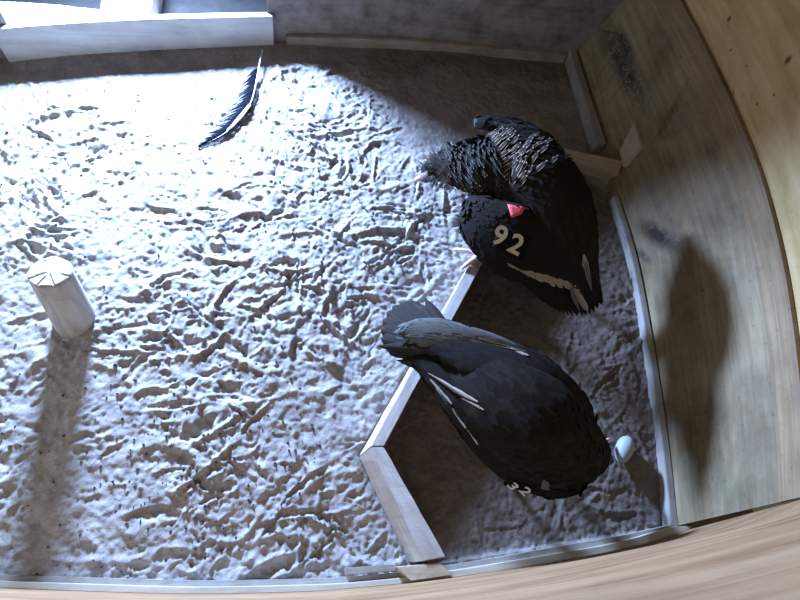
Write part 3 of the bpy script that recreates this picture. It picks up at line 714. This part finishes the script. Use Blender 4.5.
# ------------------------------------------------------------------ lower bird
O2 = at(560, 500, 0); O2.z = 0
B2 = thing('condor', 'black condor with wing tag 32, tail over the border board, head down beside the egg', 'bird', O2, 'condors in the pen')
b2_s = [(418,340,.30,12,.02),(442,350,.33,26,.05),(472,368,.36,38,.09),(505,398,.385,50,.13),(536,426,.385,55,.15),(562,443,.345,46,.145),(580,448,.29,34,.115),(592,449,.23,21,.075),(599,446,.165,10,.045),(602,443,.125,6,.03)]
t1 = at(524,420,.30)
th = [tube([(t1+Vector((s_*.07,s_*.06,.02)), .075), (t1+Vector((s_*.07,s_*.06,-.09)), .05), (t1+Vector((s_*.07,s_*.06,-.15)), .026)], 14) for s_ in (1,-1)]
bm2 = joined([px_loft(b2_s, 44)]+th, 'body', .008, 2)
bd2 = part('body', bm2.copy(), PLUMAGE, B2, O2)
wa_s = [(592,427,.30,7,.02,25),(580,406,.36,16,.035,24),(555,385,.41,25,.045,22),(527,372,.425,31,.05,18),(492,362,.42,30,.045,14),(460,350,.40,24,.038,10),(432,340,.375,15,.026,6),(412,333,.35,6,.012,0)]
wb_s = [(580,487,.25,8,.02,-26),(560,480,.31,20,.035,-26),(532,463,.36,29,.045,-24),(502,440,.385,29,.048,-20),(472,408,.385,25,.042,-14),(447,380,.37,19,.032,-10),(424,362,.35,12,.022,-6),(404,352,.33,5,.01,0)]
wa = joined([px_loft(wa_s, 36)], 'wing', .006, 2); wb = joined([px_loft(wb_s, 36)], 'wing', .006, 2)
WA = part('wing', wa.copy(), WINGSKIN, B2, O2); WB_ = part('wing', wb.copy(), WINGSKIN, B2, O2)
gl_s = [(404,333,.375,5,.008,8),(414,331,.385,12,.014,8),(436,334,.40,17,.02,8),(464,338,.415,14,.02,8),(492,343,.42,10,.016,10),(514,349,.42,6,.01,12),(526,354,.42,2,.004,12)]
gl = joined([px_loft(gl_s, 30)], 'wing_lining', .004, 1)
WG = part('folded_secondaries', gl.copy(), GREY_PLUM, WA, O2, 'silvery grey folded feathers')
hit2 = hitter(bm2, wa, wb, gl); hitS = hitter(bm2, wa, wb)
back = lambda pts: along(list(reversed(pts)))
coat(bm2, 1500, back([at(r[0], r[1], r[2]) for r in b2_s]), .055, .032, UF_C, 'contour_feathers', bd2, O2, keep=lambda P, N: P.z > .2, lift=.02, jit=.04)
coat(wa, 900, along([at(r[0], r[1], r[2]) for r in wa_s]), .045, .026, UF_C, 'covert_feathers', WA, O2, lift=.02, jit=.04)
coat(wb, 900, along([at(r[0], r[1], r[2]) for r in wb_s]), .045, .026, UF_C, 'covert_feathers', WB_, O2, lift=.02, jit=.04)
coat(gl, 260, along([at(r[0], r[1], r[2]) for r in reversed(gl_s)]), .05, .018, UF_S, 'lining_feathers', WG, O2, lift=.01, jit=.04)
for b, t_, w in (((438,350),(385,347),20),((436,348),(380,338),22),((434,345),(380,328),23),((434,342),(382,319),23),((434,340),(386,311),23),((436,338),(392,305),23),((438,336),(400,301),22),((440,334),(408,300),20),((442,333),(415,303),18)):
    px_feather(hitS, UF_T, b, t_, w, B2, O2, 'tail_feather', -.02, Z1=.29)
for b, t_, w in (((446,330),(424.5,297),15),((442,332),(420,304),12),((430,350),(377,346),13),((434,358),(385,350),12),((440,366),(396,360),12)):
    px_feather(hitS, UF_PG, b, t_, w, B2, O2, 'primary_feather', -.004, Z1=.335)
for b, t_, w in (((478,444),(452,408),4),((466,428),(436,388),4.5),((452,404),(430,379),4),((478,402),(446,385),4.5),((468,398),(428,373),3.5),((484,410),(462,398),3.5)):
    px_feather(hitS, UF_W, b, t_, w, WB_, O2, 'pale_streak_feather', .007)
for b, t_, w in (((528,356),(506,346),6),((525,352),(478,337),3.5),((518,351),(470,340),4)):
    px_feather(hit2, UF_W, b, t_, w, WA, O2, 'pale_streak_feather', .006)
for i in range(10):
    f = i/9; px_feather(hitS, UF_PG, (lerp(470,440,f), lerp(420,372,f)), (lerp(437,404,f), lerp(384,357,f)), 7, WB_, O2, 'primary_feather', .0, Z1=.345)
plate(hitS, ((506,477),(535,487),(532,494),(503,485)), WB_, O2, TAGM, 'wing_tag', raise_=.001)['label'] = 'dark tag with pale number'
decal(hitS, '3', (513,484.5), (.5,-.86), 11, WB_, O2, DIGIT2, raise_=.010, face=.25, squash=1.25)
decal(hitS, '2', (525,489.5), (.5,-.86), 11, WB_, O2, DIGIT2, raise_=.010, face=.25, squash=1.25)
plate(hitS, ((543,477),(549,481),(549,489),(540,487)), WB_, O2, GREY_PLUM, 'tag_stud', raise_=.008, th=.002, n=3)['label'] = 'small pale grey patch'
hb = at(601, 444, .10); tb = at(608.5, 440, .05); d = (tb-hb).normalized()
part('beak', joined([tube([(hb, .018), (hb+d*.02, .015), (tb, .010), (tb-UP*.012+d*.004, .003)], 12)], 'beak', .003, 1), BEAKTAN, bd2, O2, 'tan hooked beak')
for s_ in (1,-1):
    fa = t1+Vector((s_*.07,s_*.06,-.14)); fb = Vector((fa.x, fa.y, .022))
    leg_and_foot(B2, O2, fa, fb, [fb+Vector((.08,-.03,-.008)), fb+Vector((.075,.035,-.008)), fb+Vector((.03,-.075,-.008)), fb+Vector((-.045,.01,-.008))])
# ------------------------------------------------------------------ moulted feather on the sand
def gz(px, py, dz=0):
    p = at(px, py, 0); p.z = floor_z(p.x, p.y)+dz; return p
OF = gz(235, 110); FB = thing('moulted_feather', 'long black flight feather with a white quill lying on the sand near the back wall', 'feather', OF)
sh = [gz(263,55,.035), gz(260,69,.03), gz(257,84,.026), gz(252,103,.022), gz(241,121,.02), gz(225,135,.016), gz(200,148,.010)]
part('quill', joined([tube([(p, r) for p, r in zip(sh, (.0045,.0045,.004,.0035,.003,.002,.001))], 8, 36)], 'quill', .0022, 0), plain('quill_horn', (.62,.60,.56), .4, 60, .2), FB, OF)
def strip_mesh(name, pts_l, pts_r):
    n = len(pts_l); V = list(pts_l)+list(pts_r); V += [v-UP*.0015 for v in V]; Fc = []
    for i in range(n-1): Fc += [(i, i+1, n+i+1, n+i), (2*n+i, 3*n+i, 3*n+i+1, 2*n+i+1), (i, 2*n+i, 2*n+i+1, i+1), (n+i, n+i+1, 3*n+i+1, 3*n+i)]
    return mesh(name, V, Fc)
VB = matte(plain('vane_black', (.005,.005,.009), .9, 200, .3, .1))
V = []; Fc = []
def barbs(side, n, v0, v1, wfun, lean, lift):
    R = resample([tuple(p) for p in sh], 60)
    for k in range(n):
        v = lerp(v0, v1, k/(n-1)); q = v*59; i = min(int(q), 58); P = Vector(R[i]).lerp(Vector(R[i+1]), q-i); T = Vector(R[i+1]-R[i]).normalized()
        S_ = T.cross(UP).normalized()*side; L = wfun((v-v0)/(v1-v0))*rng.uniform(.72,1.12); D = (S_*math.cos(lean)+T*math.sin(lean)).normalized()
        w = .0075; b = len(V)
        for j in range(5):
            f = j/4; C = P + D*L*f + T*L*.35*f*f + UP*(lift*f*(1-f)*4*.5 - .004*f + rng.normal(0,.0006)); h = T*w*(1-.7*f)*.9
            V.extend([C-h, C+h])
        for j in range(4): Fc.append((b+2*j, b+2*j+1, b+2*j+3, b+2*j+2))
barbs(1, 70, .22, 1.0, lambda f: .125*math.sin(math.pi*min(1, .22+.76*f))**.8+.006, .62, .016)
barbs(-1, 60, .40, 1.0, lambda f: .030*math.sin(math.pi*min(1, .15+.8*f))**.7+.003, .8, .004)
o = part('vane', mesh('vane', V, Fc), VB, FB, OF, 'ragged blue-black vane'); o['kind'] = 'stuff'
l_ = [gz(249,108,.026), gz(240,118,.026), gz(232,127,.024), gz(227,133,.02)]; r_ = [gz(252,109,.024), gz(244,120,.024), gz(235,129,.022), gz(228,134,.019)]
part('split_barb', strip_mesh('split_barb', l_, r_), plain('barb_white', (.6,.6,.6), .6), FB, OF, 'white split strip')
